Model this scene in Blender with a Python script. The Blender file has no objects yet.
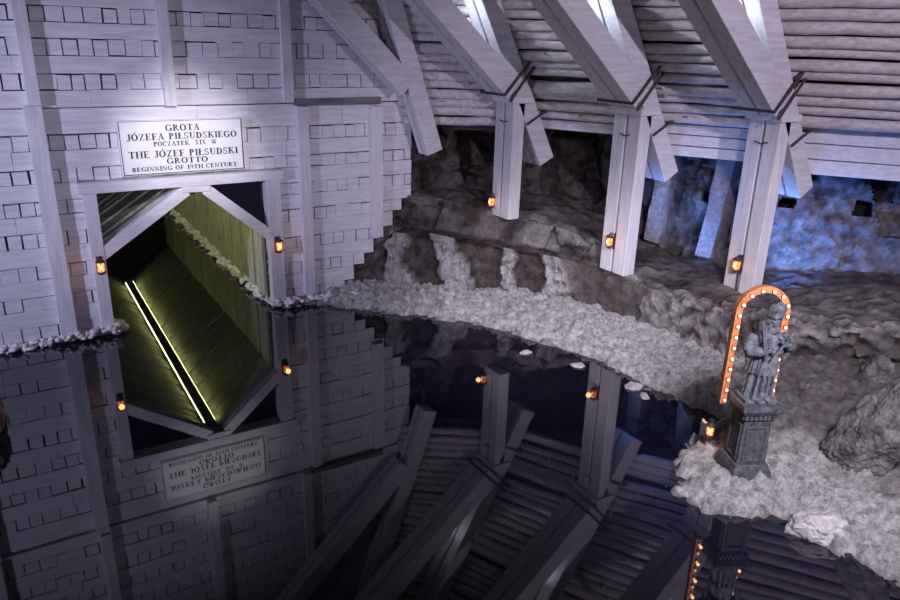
import bpy, bmesh, math, random
from mathutils import Vector, Matrix, noise as mn
random.seed(7)
S = bpy.context.scene
COL = S.collection
R = math.radians
PI = math.pi

# ------------------------------------------------------------------ camera
cam = bpy.data.cameras.new('camera'); cam.sensor_width = 36.0; cam.lens = 28.68
cam.clip_end = 200
co = bpy.data.objects.new('camera', cam); COL.objects.link(co)
RX = Vector((0.85340588, -0.52062182, 0.02552085))
UP = Vector((0.15603608, 0.3018779, 0.94049055))
BK = Vector((-0.49734409, -0.798638, 0.33886016))
M4 = Matrix((RX, UP, BK)).transposed().to_4x4()
M4.translation = Vector((0, 0, 5))
co.matrix_world = M4
S.camera = co

# ------------------------------------------------------------------ world, exposure
W = bpy.data.worlds.new('dark_cave'); S.world = W; W.use_nodes = True
bg = W.node_tree.nodes['Background']
bg.inputs[0].default_value = (0.16, 0.13, 0.28, 1); bg.inputs[1].default_value = 0.05
S.view_settings.view_transform = 'Standard'; S.view_settings.look = 'None'
S.view_settings.gamma = 1; S.view_settings.use_curve_mapping = False
S.view_settings.exposure = 0.0

# ------------------------------------------------------------------ lights of the chamber, plus added fills on the wooden wall
def lamp(name, kind, loc, target, energy, color, size=0.3, spot=60, blend=0.6):
    l = bpy.data.lights.new(name, kind); l.energy = energy; l.color = color
    if kind == 'AREA':
        l.shape = 'DISK'; l.size = size
    else:
        l.shadow_soft_size = size
    if kind == 'SPOT':
        l.spot_size = R(spot); l.spot_blend = blend
    o = bpy.data.objects.new(name, l); COL.objects.link(o); o.location = loc
    if target is not None:
        o.rotation_euler = (Vector(target) - Vector(loc)).to_track_quat('-Z', 'Y').to_euler()
    return o
LAV = (0.80, 0.76, 1.0)
lamp('wall_flood', 'SPOT', (-8.0, 7.2, 4.4), (1.8, 13.0, 2.0), 3100, (0.64, 0.66, 1.0), 0.2, 58, 1.0)
lamp('wall_fill', 'SPOT', (0.5, 1.5, 4.6), (1.7, 13.0, 3.5), 1250, (0.80, 0.75, 1.0), 0.4, 36, 1.0)
lamp('wall_side_fill', 'SPOT', (3.2, 4.5, 3.6), (5.7, 13.0, 2.3), 620, (0.80, 0.76, 1.0), 0.25, 32, 1.0)  # added fill without a fixture, lifts the dim right part of the wall
lamp('sign_spot', 'SPOT', (2.2, 7.5, 5.2), (2.7, 13.0, 3.1), 1250, (0.97, 0.92, 1.0), 0.2, 30, 1.0)
lamp('roof_flood', 'SPOT', (7.6, -1.6, 7.0), (10.8, 7.8, 4.4), 2000, (0.88, 0.77, 1.0), 0.08, 66, 0.7)
lamp('strut_flood', 'SPOT', (2.5, 5.0, 3.2), (8.4, 10.4, 4.4), 120, (0.86, 0.78, 1.0), 0.12, 66, 0.9)
lamp('shore_flood', 'SPOT', (4.3, 0.6, 5.6), (8.0, 5.8, 0.3), 3300, (0.90, 0.85, 1.0), 0.6, 66, 0.8)
lamp('ledge_flood', 'SPOT', (2.5, 6.5, 5.5), (8.1, 9.4, 0.0), 1700, (0.90, 0.86, 1.0), 0.12, 48, 0.9)

# ------------------------------------------------------------------ materials
def new_mat(name):
    m = bpy.data.materials.new(name); m.use_nodes = True
    return m, m.node_tree.nodes, m.node_tree.links, m.node_tree.nodes['Principled BSDF']
def mat(name, c1, c2, scale=4, rough=0.8, bump=0.3, bscale=30, stretch=None, metal=0.0, detail=6, lo=0.35, hi=0.65, bdist=0.02):
    m, N, L, b = new_mat(name)
    tc = N.new('ShaderNodeTexCoord'); mp = N.new('ShaderNodeMapping')
    L.new(tc.outputs['Object'], mp.inputs[0])
    if stretch: mp.inputs['Scale'].default_value = stretch
    nz = N.new('ShaderNodeTexNoise'); nz.inputs['Scale'].default_value = scale; nz.inputs['Detail'].default_value = detail
    nz.inputs['Roughness'].default_value = 0.62
    L.new(mp.outputs[0], nz.inputs['Vector'])
    cr = N.new('ShaderNodeValToRGB')
    cr.color_ramp.elements[0].position = lo; cr.color_ramp.elements[0].color = (*c1, 1)
    cr.color_ramp.elements[1].position = hi; cr.color_ramp.elements[1].color = (*c2, 1)
    L.new(nz.outputs['Fac'], cr.inputs[0]); L.new(cr.outputs[0], b.inputs['Base Color'])
    b.inputs['Roughness'].default_value = rough; b.inputs['Metallic'].default_value = metal
    n2 = N.new('ShaderNodeTexNoise'); n2.inputs['Scale'].default_value = bscale; n2.inputs['Detail'].default_value = 5
    L.new(mp.outputs[0], n2.inputs['Vector'])
    bp = N.new('ShaderNodeBump'); bp.inputs['Strength'].default_value = bump; bp.inputs['Distance'].default_value = bdist
    L.new(n2.outputs['Fac'], bp.inputs['Height']); L.new(bp.outputs[0], b.inputs['Normal'])
    return m
def emit(name, col, strength):
    m, N, L, b = new_mat(name)
    b.inputs['Base Color'].default_value = (*col, 1)
    b.inputs['Emission Color'].default_value = (*col, 1); b.inputs['Emission Strength'].default_value = strength
    return m
WOODX = mat('whitewashed_board', (0.60, 0.58, 0.62), (0.76, 0.74, 0.78), 5, 0.85, 0.35, 26, (0.35, 1.5, 3.0))
WOODZ = mat('whitewashed_post', (0.58, 0.56, 0.60), (0.74, 0.72, 0.76), 5, 0.85, 0.4, 26, (3.0, 3.0, 0.35))
WOODL = mat('whitewashed_beam', (0.56, 0.54, 0.58), (0.74, 0.72, 0.76), 5, 0.85, 0.4, 26, (0.3, 3.0, 3.0))
LOGM = mat('whitewashed_log', (0.48, 0.43, 0.45), (0.72, 0.67, 0.69), 6, 0.85, 0.6, 22, (2.0, 0.5, 3.0))
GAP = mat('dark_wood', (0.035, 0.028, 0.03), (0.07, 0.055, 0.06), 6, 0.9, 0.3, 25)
GREYW = mat('grey_wood', (0.10, 0.09, 0.10), (0.22, 0.20, 0.22), 6, 0.9, 0.3, 25, (0.4, 2, 2))
TUNM = mat('tunnel_board', (0.28, 0.27, 0.22), (0.54, 0.52, 0.44), 5, 0.75, 0.5, 24, (2.0, 3.0, 0.5))
SIGN = mat('sign_board', (0.78, 0.77, 0.78), (0.84, 0.83, 0.84), 3, 0.5, 0.05, 20)
INK = mat('lettering_edge_shadow', (0.012, 0.014, 0.03), (0.02, 0.022, 0.04), 8, 0.6, 0.0, 20)  # lettering, and the painted shadow along the sign edges
IRON = mat('rusty_iron', (0.03, 0.022, 0.022), (0.09, 0.06, 0.055), 20, 0.7, 0.3, 60)
STONE = mat('weathered_stone', (0.018, 0.018, 0.022), (0.12, 0.12, 0.14), 14, 0.8, 0.6, 45, lo=0.3, hi=0.7)
STATM = mat('statue_stone', (0.05, 0.054, 0.07), (0.18, 0.19, 0.225), 12, 0.75, 0.3, 50)
COPPER = mat('copper_band', (0.36, 0.12, 0.05), (0.60, 0.24, 0.11), 14, 0.45, 0.2, 40)
BULB = emit('warm_bulb', (1.0, 0.62, 0.34), 4)
AMBER = emit('amber_glass', (1.0, 0.32, 0.09), 1.6)
FLAME = emit('lamp_core', (1.0, 0.60, 0.30), 7)
LED = emit('led_light', (0.95, 1.0, 0.40), 34)
GLARE = emit('flood_glass', (0.80, 0.88, 1.0), 12)
BOULD = mat('boulder_stone', (0.04, 0.034, 0.034), (0.27, 0.245, 0.25), 5, 0.85, 0.9, 16, lo=0.35, hi=0.7, bdist=0.06)
BROWNB = mat('brown_boulder', (0.26, 0.17, 0.14), (0.46, 0.33, 0.28), 5, 0.85, 0.6, 16)
SALTM = mat('salt_crust', (0.62, 0.58, 0.575), (0.90, 0.87, 0.87), 9, 0.7, 0.6, 28, bdist=0.03)
SALTS = mat('salt_stone', (0.28, 0.25, 0.25), (0.56, 0.53, 0.53), 9, 0.7, 0.9, 28, bdist=0.04)  # same salt toned down in colour, since the shore flood overexposes it

def rock_material():
    m, N, L, b = new_mat('salt_rock')
    tc = N.new('ShaderNodeTexCoord')
    at = N.new('ShaderNodeAttribute'); at.attribute_name = 'salt'
    n1 = N.new('ShaderNodeTexNoise'); n1.inputs['Scale'].default_value = 4.5; n1.inputs['Detail'].default_value = 10; n1.inputs['Roughness'].default_value = 0.78
    L.new(tc.outputs['Object'], n1.inputs['Vector'])
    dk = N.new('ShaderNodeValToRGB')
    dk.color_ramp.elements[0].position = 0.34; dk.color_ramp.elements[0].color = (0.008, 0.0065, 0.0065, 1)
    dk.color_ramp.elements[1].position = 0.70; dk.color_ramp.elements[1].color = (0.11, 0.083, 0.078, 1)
    L.new(n1.outputs['Fac'], dk.inputs[0])
    lt = N.new('ShaderNodeValToRGB')
    lt.color_ramp.elements[0].position = 0.3; lt.color_ramp.elements[0].color = (0.20, 0.18, 0.18, 1)
    lt.color_ramp.elements[1].position = 0.7; lt.color_ramp.elements[1].color = (0.62, 0.59, 0.60, 1)
    n3 = N.new('ShaderNodeTexNoise'); n3.inputs['Scale'].default_value = 14; n3.inputs['Detail'].default_value = 8; n3.inputs['Roughness'].default_value = 0.75
    L.new(tc.outputs['Object'], n3.inputs['Vector']); L.new(n3.outputs['Fac'], lt.inputs[0])
    mx = N.new('ShaderNodeMix'); mx.data_type = 'RGBA'
    vn = N.new('ShaderNodeTexNoise'); vn.noise_type = 'RIDGED_MULTIFRACTAL'; vn.inputs['Scale'].default_value = 5.5; vn.inputs['Detail'].default_value = 8; vn.inputs['Roughness'].default_value = 0.7
    vm = N.new('ShaderNodeMapping'); vm.inputs['Rotation'].default_value = (0.3, 0.5, 0.4); vm.inputs['Scale'].default_value = (1.0, 1.6, 0.8)
    L.new(tc.outputs['Object'], vm.inputs[0]); L.new(vm.outputs[0], vn.inputs['Vector'])
    mr = N.new('ShaderNodeMapRange'); mr.inputs[1].default_value = 0.5; mr.inputs[2].default_value = 0.9; mr.inputs[3].default_value = 0.0; mr.inputs[4].default_value = 1.0
    L.new(vn.outputs['Fac'], mr.inputs[0])
    m1 = N.new('ShaderNodeMath'); m1.operation = 'ADD'; m1.inputs[1].default_value = 0.10; L.new(at.outputs['Fac'], m1.inputs[0])
    m2 = N.new('ShaderNodeMath'); m2.operation = 'MULTIPLY'; L.new(m1.outputs[0], m2.inputs[0]); L.new(mr.outputs[0], m2.inputs[1])
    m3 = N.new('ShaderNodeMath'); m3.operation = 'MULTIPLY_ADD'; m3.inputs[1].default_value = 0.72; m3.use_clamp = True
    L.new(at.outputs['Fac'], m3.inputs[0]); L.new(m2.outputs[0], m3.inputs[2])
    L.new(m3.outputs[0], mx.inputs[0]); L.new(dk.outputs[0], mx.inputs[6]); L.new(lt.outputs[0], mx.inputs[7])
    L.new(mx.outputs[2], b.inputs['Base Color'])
    b.inputs['Roughness'].default_value = 0.7; b.inputs['Specular IOR Level'].default_value = 0.15
    n2 = N.new('ShaderNodeTexNoise'); n2.noise_type = 'RIDGED_MULTIFRACTAL'; n2.inputs['Scale'].default_value = 3.2; n2.inputs['Detail'].default_value = 9; n2.inputs['Roughness'].default_value = 0.62
    L.new(tc.outputs['Object'], n2.inputs['Vector'])
    bp = N.new('ShaderNodeBump'); bp.inputs['Strength'].default_value = 1.0; bp.inputs['Distance'].default_value = 0.10
    L.new(n2.outputs['Fac'], bp.inputs['Height']); L.new(bp.outputs[0], b.inputs['Normal'])
    return m
ROCK = rock_material()

def shore_material():
    m, N, L, b = new_mat('salt_shore')
    tc = N.new('ShaderNodeTexCoord')
    at = N.new('ShaderNodeAttribute'); at.attribute_name = 'salt'
    n1 = N.new('ShaderNodeTexNoise'); n1.inputs['Scale'].default_value = 5; n1.inputs['Detail'].default_value = 9; n1.inputs['Roughness'].default_value = 0.7
    L.new(tc.outputs['Object'], n1.inputs['Vector'])
    dk = N.new('ShaderNodeValToRGB')
    dk.color_ramp.elements[0].position = 0.36; dk.color_ramp.elements[0].color = (0.05, 0.037, 0.035, 1)
    dk.color_ramp.elements[1].position = 0.66; dk.color_ramp.elements[1].color = (0.27, 0.21, 0.205, 1)
    L.new(n1.outputs['Fac'], dk.inputs[0])
    lt = N.new('ShaderNodeValToRGB')
    lt.color_ramp.elements[0].position = 0.36; lt.color_ramp.elements[0].color = (0.20, 0.165, 0.165, 1)  # dark speckle stands in for shaded pits that frontal light leaves flat
    lt.color_ramp.elements[1].position = 0.57; lt.color_ramp.elements[1].color = (0.90, 0.87, 0.87, 1)
    n3 = N.new('ShaderNodeTexNoise'); n3.inputs['Scale'].default_value = 8; n3.inputs['Detail'].default_value = 9; n3.inputs['Roughness'].default_value = 0.82
    L.new(tc.outputs['Object'], n3.inputs['Vector']); L.new(n3.outputs['Fac'], lt.inputs[0])
    mx = N.new('ShaderNodeMix'); mx.data_type = 'RGBA'
    L.new(at.outputs['Fac'], mx.inputs[0]); L.new(dk.outputs[0], mx.inputs[6]); L.new(lt.outputs[0], mx.inputs[7])
    L.new(mx.outputs[2], b.inputs['Base Color'])
    b.inputs['Roughness'].default_value = 0.65
    n2 = N.new('ShaderNodeTexNoise'); n2.inputs['Scale'].default_value = 20; n2.inputs['Detail'].default_value = 6; n2.inputs['Roughness'].default_value = 0.8
    L.new(tc.outputs['Object'], n2.inputs['Vector'])
    bp = N.new('ShaderNodeBump'); bp.inputs['Strength'].default_value = 1.0; bp.inputs['Distance'].default_value = 0.12
    L.new(n2.outputs['Fac'], bp.inputs['Height']); L.new(bp.outputs[0], b.inputs['Normal'])
    return m
SHORE = shore_material()

def water_material():
    m, N, L, b = new_mat('dark_brine')
    b.inputs['Base Color'].default_value = (0.006, 0.005, 0.012, 1)
    b.inputs['Roughness'].default_value = 0.025
    b.inputs['IOR'].default_value = 1.75
    tc = N.new('ShaderNodeTexCoord'); n2 = N.new('ShaderNodeTexNoise'); n2.inputs['Scale'].default_value = 1.3; n2.inputs['Detail'].default_value = 2
    L.new(tc.outputs['Object'], n2.inputs['Vector'])
    bp = N.new('ShaderNodeBump'); bp.inputs['Strength'].default_value = 0.02; bp.inputs['Distance'].default_value = 0.02
    L.new(n2.outputs['Fac'], bp.inputs['Height']); L.new(bp.outputs[0], b.inputs['Normal'])
    return m
WATER = water_material()

# ------------------------------------------------------------------ mesh helpers
class MB:
    def __init__(s): s.v = []; s.f = []
    def poly(s, vs, fs):
        k = len(s.v); s.v += [tuple(p) for p in vs]; s.f += [tuple(i + k for i in f) for f in fs]
    def hexa(s, p):      # 8 points: bottom 4, top 4
        s.poly(p, [(3, 2, 1, 0), (4, 5, 6, 7), (0, 1, 5, 4), (1, 2, 6, 5), (2, 3, 7, 6), (3, 0, 4, 7)])
    def box(s, x0, x1, y0, y1, z0, z1, j=0.0):
        r = (lambda: random.uniform(-j, j)) if j else (lambda: 0)
        s.hexa([(x + r(), y + r(), z + r()) for z in (z0, z1) for x, y in ((x0, y0), (x1, y0), (x1, y1), (x0, y1))])
    def frustum(s, w0, d0, z0, w1, d1, z1):
        s.hexa([(-w0, -d0, z0), (w0, -d0, z0), (w0, d0, z0), (-w0, d0, z0), (-w1, -d1, z1), (w1, -d1, z1), (w1, d1, z1), (-w1, d1, z1)])
    def beam(s, a, b, side, depth, w, d):
        # a,b: axis of the front face centre line; side: unit vector across (width w); depth: unit vector away from front (thickness d)
        a, b, side, depth = map(Vector, (a, b, side, depth))
        h = side * (w / 2); k = depth * d
        s.hexa([a - h, a + h, a + h + k, a - h + k, b - h, b + h, b + h + k, b - h + k])
    def tube(s, pts, rad, n=10, caps=True, jit=0.0):
        pts = [Vector(p) for p in pts]
        rad = rad if isinstance(rad, (list, tuple)) else [rad] * len(pts)
        k = len(s.v); up = None
        for i, p in enumerate(pts):
            t = (pts[min(i + 1, len(pts) - 1)] - pts[max(i - 1, 0)]).normalized()
            if up is None:
                up = Vector((0, 0, 1)) if abs(t.z) < 0.9 else Vector((1, 0, 0))
            a = t.cross(up).normalized(); c = a.cross(t).normalized(); up = c
            for q in range(n):
                an = 2 * PI * q / n; rr = rad[i] * (1 + (random.uniform(-jit, jit) if jit else 0))
                s.v.append(tuple(p + a * math.cos(an) * rr + c * math.sin(an) * rr))
        for i in range(len(pts) - 1):
            for q in range(n):
                q2 = (q + 1) % n
                s.f.append((k + i * n + q, k + i * n + q2, k + (i + 1) * n + q2, k + (i + 1) * n + q))
        if caps:
            s.f.append(tuple(k + q for q in reversed(range(n))))
            e = k + (len(pts) - 1) * n; s.f.append(tuple(e + q for q in range(n)))
    def rings(s, rs, caps=True):     # list of rings, each a list of points
        n = len(rs[0]); k = len(s.v)
        for r_ in rs: s.v += [tuple(p) for p in r_]
        for i in range(len(rs) - 1):
            for q in range(n):
                q2 = (q + 1) % n
                s.f.append((k + i * n + q, k + i * n + q2, k + (i + 1) * n + q2, k + (i + 1) * n + q))
        if caps:
            s.f.append(tuple(k + q for q in reversed(range(n))))
            e = k + (len(rs) - 1) * n; s.f.append(tuple(e + q for q in range(n)))
    def ball(s, c, r, sc=(1, 1, 1), nu=14, nv=9):
        c = Vector(c); rs = []
        for i in range(1, nv):
            ph = PI * i / nv
            rs.append([(c.x + r * sc[0] * math.sin(ph) * math.cos(2 * PI * q / nu), c.y + r * sc[1] * math.sin(ph) * math.sin(2 * PI * q / nu), c.z - r * sc[2] * math.cos(ph)) for q in range(nu)])
        s.rings(rs)
    def build(s, name, m, parent=None, loc=None, smooth=False, bevel=0.0):
        me = bpy.data.meshes.new(name); me.from_pydata(s.v, [], s.f); me.update()
        if smooth:
            for p in me.polygons: p.use_smooth = True
        o = bpy.data.objects.new(name, me); COL.objects.link(o)
        me.materials.append(m)
        if parent is not None: o.parent = parent
        if loc is not None: o.location = loc
        if bevel:
            b = o.modifiers.new('bevel', 'BEVEL'); b.width = bevel; b.segments = 2; b.limit_method = 'ANGLE'
        return o
def tag(o, label=None, cat=None, group=None, kind=None):
    if label: o['label'] = label
    if cat: o['category'] = cat
    if group: o['group'] = group
    if kind: o['kind'] = kind
    return o
def empty(name, loc, rz=0):
    o = bpy.data.objects.new(name, None); COL.objects.link(o); o.location = loc; o.rotation_euler = (0, 0, rz)
    o.empty_display_size = 0.2
    return o
def fbm(p, o=5, h=0.9): return mn.fractal(Vector(p), h, 2.1, o)
def cells(p): return mn.voronoi(Vector(p))[0]

# ------------------------------------------------------------------ WATER
w = MB(); w.poly([(-14, 0.5, 0), (15, 0.5, 0), (15, 13.6, 0), (-14, 13.6, 0)], [(0, 1, 2, 3)])
w.poly([(-14, -7, 0), (15, -7, 0), (15, 0.5, 0), (-14, 0.5, 0)], [(0, 1, 2, 3)])
w.poly([(1.0, 13.6, 0), (4.2, 13.6, 0), (4.2, 25.4, 0), (1.0, 25.4, 0)], [(0, 1, 2, 3)])
wo = w.build('lake_water', WATER)
tag(wo, 'still dark lake water mirroring the wooden wall and the posts', 'water', kind='structure')

# ------------------------------------------------------------------ WOODEN CRIB WALL
YF = 13.05
OX0, OX1, OZ = 1.15, 4.02, 2.52
wb = MB()
def course(z0, z1, kind, y, x0, x1):
    spans = [(x0, x1)]
    if z0 < OZ:
        ns = []
        for a, b in spans:
            if a < OX0: ns.append((a, min(b, OX0)))
            if b > OX1: ns.append((max(a, OX1), b))
        spans = ns
    for a, b in spans:
        x = a
        while x < b - 0.02:
            if kind:
                L_ = random.uniform(0.19, 0.29); g = random.choice((0.005, 0.010, 0.016, 0.024, 0.036)) * random.uniform(0.6, 1.2)
            else:
                L_ = random.uniform(1.8, 3.2); g = 0.006
            e = min(x + L_, b)
            if e > x + 0.05:
                gz = random.choice((0.003, 0.010, 0.016, 0.024)) if kind else 0.003; gz2 = random.choice((0.002, 0.006, 0.014)) if kind else 0.002
                dy = random.uniform(-0.006, 0.012) if kind else random.uniform(-0.008, 0.002)
                wb.box(x + g / 2, e - g / 2, y + dy, y + 0.16, z0 + gz2, z1 - gz, 0.005)
            x = e
z = -0.2; k = 0
lower = []
while z < 3.80:
    h = random.uniform(0.225, 0.25) if k % 2 else random.uniform(0.27, 0.31); h = min(h, 3.86 - z)
    if 3.86 - z - h < 0.12: h = 3.86 - z
    course(z, z + h, k % 2, YF, -13, min(7.1, 5.40 + (z + 0.1) * 0.86)); z += h; k += 1
k = 0; z = 3.88
while z < 9.0:
    h = 0.245 + random.uniform(-0.02, 0.02)
    course(z, z + h, (k + 1) % 2 == 0 and 1 or 0, YF - 0.07, -13, 7.5); z += h; k += 1
wall = wb.build('wall_back', WOODX); tag(wall, kind='structure')
bk = MB()
bk.box(-13, OX0, YF + 0.10, YF + 0.3, -0.3, 9.0); pg = [(OX1, -0.3), (5.0, -0.3), (5.35, 0.1), (7.0, 2.15), (7.0, 9.0), (OX1, 9.0)]; bk.poly([(x_, YF + 0.10, z_) for x_, z_ in pg] + [(x_, YF + 0.3, z_) for x_, z_ in pg], [tuple(range(6)), tuple(range(11, 5, -1))] + [(q, 6 + q, 6 + (q + 1) % 6, (q + 1) % 6) for q in range(6)]); bk.box(OX0, OX1, YF + 0.10, YF + 0.3, OZ, 9.0)
tag(bk.build('wall_inner', GAP), kind='structure')

def batten(x, zl, zh, y, wd, dp, label, grp=None, taper=0.0):
    b = MB(); n = 6
    b.box(x - wd / 2, x + wd / 2, y - dp, y + 0.02, zl, zh, 0.008)
    o = b.build('wall_batten', WOODZ, bevel=0.008)
    return tag(o, label, 'timber batten', 'upright battens on the wooden wall')
batten(-1.3, 0.05, 3.9, YF, 0.24, 0.14, 'upright white batten low on the wooden wall, left of all the others')
batten(0.46, 0.15, 3.92, YF, 0.25, 0.16, 'tall white batten on the lower wall left of the tunnel and sign')
batten(4.78, 0.18, 3.82, YF, 0.21, 0.12, 'tall white batten on the lower wall just right of the tunnel')
batten(6.27, 1.2, 3.79, YF, 0.24, 0.13, 'short white batten on the lower wall ending above the rock at right')
batten(-1.3, 3.92, 8.5, YF - 0.07, 0.20, 0.14, 'upper white batten above the far left lower batten')
batten(0.5, 3.92, 8.5, YF - 0.07, 0.19, 0.15, 'upper white batten above the batten left of the sign')
batten(2.48, 3.88, 8.5, YF - 0.07, 0.19, 0.14, 'upper white batten rising above the middle of the sign')
batten(4.5, 3.9, 8.5, YF - 0.07, 0.18, 0.12, 'upper white batten right of the sign beside the slanting strut')
wall_ledge = MB(); wall_ledge.box(4.62, 6.35, YF - 0.17, YF, 3.83, 3.96, 0.012)
tag(wall_ledge.build('wall_rail', GREYW, bevel=0.02), 'weathered grey rail across the wooden wall ending at the strut foot', 'timber rail')

# ------------------------------------------------------------------ TUNNEL PORTAL
pf = empty('tunnel_portal', (2.6, YF, 0)); tag(pf, 'white timber frame around the flooded tunnel mouth', 'portal frame')
def ppart(name, fn, m=WOODX, bevel=0.01):
    b = MB(); fn(b); return b.build(name, m, pf, bevel=bevel)
X0 = -2.6
ppart('portal_post', lambda b: b.box(0.96 + X0, 1.17 + X0, -0.10, 0.16, 0.08, 2.55, 0.006), WOODZ)
ppart('portal_post', lambda b: b.box(4.02 + X0, 4.28 + X0, -0.10, 0.16, 0.12, 2.52, 0.006), WOODZ)
ppart('lintel', lambda b: b.box(0.90 + X0, 4.34 + X0, -0.14, 0.16, 2.51, 2.70, 0.006))
ppart('key_block', lambda b: b.box(2.52 + X0, 2.98 + X0, -0.12, 0.16, 2.40, 2.52, 0.006))
def brace(b, a, c):
    a = Vector((a[0] + X0, -0.09, a[1])); c = Vector((c[0] + X0, -0.09, c[1]))
    d = (c - a).normalized(); s_ = Vector((-d.z, 0, d.x))
    b.beam(a, c, s_, (0, 1, 0), 0.20, 0.2)
ppart('brace', lambda b: brace(b, (1.12, 1.45), (2.60, 2.44)))
ppart('brace', lambda b: brace(b, (4.06, 1.45), (2.92, 2.44)))

# ------------------------------------------------------------------ TUNNEL
TX0, TX1, TY1, TE, RZ, RXm = 1.08, 4.0, 24.2, 1.38, 2.44, 2.68
def board_wall(name, fn, n, m=TUNM):
    b = MB()
    for i in range(n): fn(b, i)
    o = b.build(name, m); tag(o, kind='structure'); return o
bw = 0.23
nb = int((TY1 - 13.2) / bw)
def rw(b, i):
    y0 = 13.2 + i * bw; d = random.uniform(0, 0.04)
    b.box(TX1 + d, TX1 + 0.1, y0 + 0.016, y0 + bw - 0.016, -0.3, TE + 0.03, 0.004)
def lw(b, i):
    y0 = 13.2 + i * bw; d = random.uniform(0, 0.025)
    b.box(TX0 - 0.1, TX0 - d, y0 + 0.006, y0 + bw - 0.006, -0.3, TE + 0.03, 0.004)
board_wall('wall_tunnel_right', rw, nb); board_wall('wall_tunnel_left', lw, nb)
def slope(side):
    def f(b, i):
        y0 = 13.15 + i * bw; d = random.uniform(0, 0.07)
        xe = TX1 + 0.08 if side > 0 else TX0 - 0.08
        a = Vector((xe, y0 + bw / 2, TE + d)); c = Vector((RXm + side * 0.06, y0 + bw / 2, RZ + d))
        dv = (c - a).normalized(); nrm = Vector((-dv.z, 0, dv.x));
        if nrm.z < 0: nrm = -nrm
        b.beam(a, c, (0, 1, 0), nrm, bw - 0.022, 0.05)
    return f
board_wall('ceiling_tunnel_right', slope(1), nb, TUNM); board_wall('ceiling_tunnel_left', slope(-1), nb, TUNM)
rb = MB(); rb.box(RXm - 0.10, RXm + 0.10, 13.2, 23.4, RZ - 0.12, RZ + 0.02)
rbo = rb.build('ridge_beam', GAP); tag(rbo, 'dark ridge beam along the tunnel roof between two light strips', 'beam')
for sd, nm in ((-1, 'left'), (1, 'right')):
    b = MB(); xa, xb = RXm + sd * 0.104, RXm + sd * 0.116; za, zb_, zt = RZ - 0.120, RZ - 0.109, RZ - 0.098
    for y in (13.35, 23.3):
        b.v += [(xa, y, za), (xb, y, zb_), (xb, y, zt), (xa, y, zt)]
    b.f = [(0, 1, 5, 4), (1, 2, 6, 5), (2, 3, 7, 6), (3, 0, 4, 7), (0, 3, 2, 1), (4, 5, 6, 7)]
    o = b.build('light_strip', LED); o.data.materials.append(IRON)
    for p in o.data.polygons: p.material_index = 0 if p.index < 2 else 1
    tag(o, 'glowing yellow green light strip along the %s side of the tunnel ridge' % nm, 'light strip', 'light strips of the tunnel ridge')
eb = MB(); eb.box(0.9, 4.2, 25.0, 25.2, -0.3, 3.0); tag(eb.build('wall_tunnel_end', GAP), kind='structure')
ls = empty('landing_steps', (2.1, 23.9, 0)); tag(ls, 'dark timber landing steps at the far end of the tunnel', 'steps')
for x0, x1, y0, y1, z0, z1, nm in ((-.7, .7, -.5, .1, .08, .22, 'tread'), (-.5, .3, .1, .7, .3, .42, 'tread'), (-.6, -.45, -.4, -.25, -.3, .09, 'leg'), (.5, .65, -.4, -.25, -.3, .09, 'leg'), (-.45, -.3, .3, .6, -.3, .31, 'leg'), (.1, .25, .3, .6, -.3, .31, 'leg')):
    pl = MB(); pl.box(x0, x1, y0, y1, z0, z1, 0.006); pl.build(nm, GREYW, ls)
lamp('tunnel_lamp', 'SPOT', (1.5, 13.6, 1.2), (3.95, 15.0, 0.7), 32, (0.92, 1.0, 0.45), 0.1, 90, 0.8)

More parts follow.
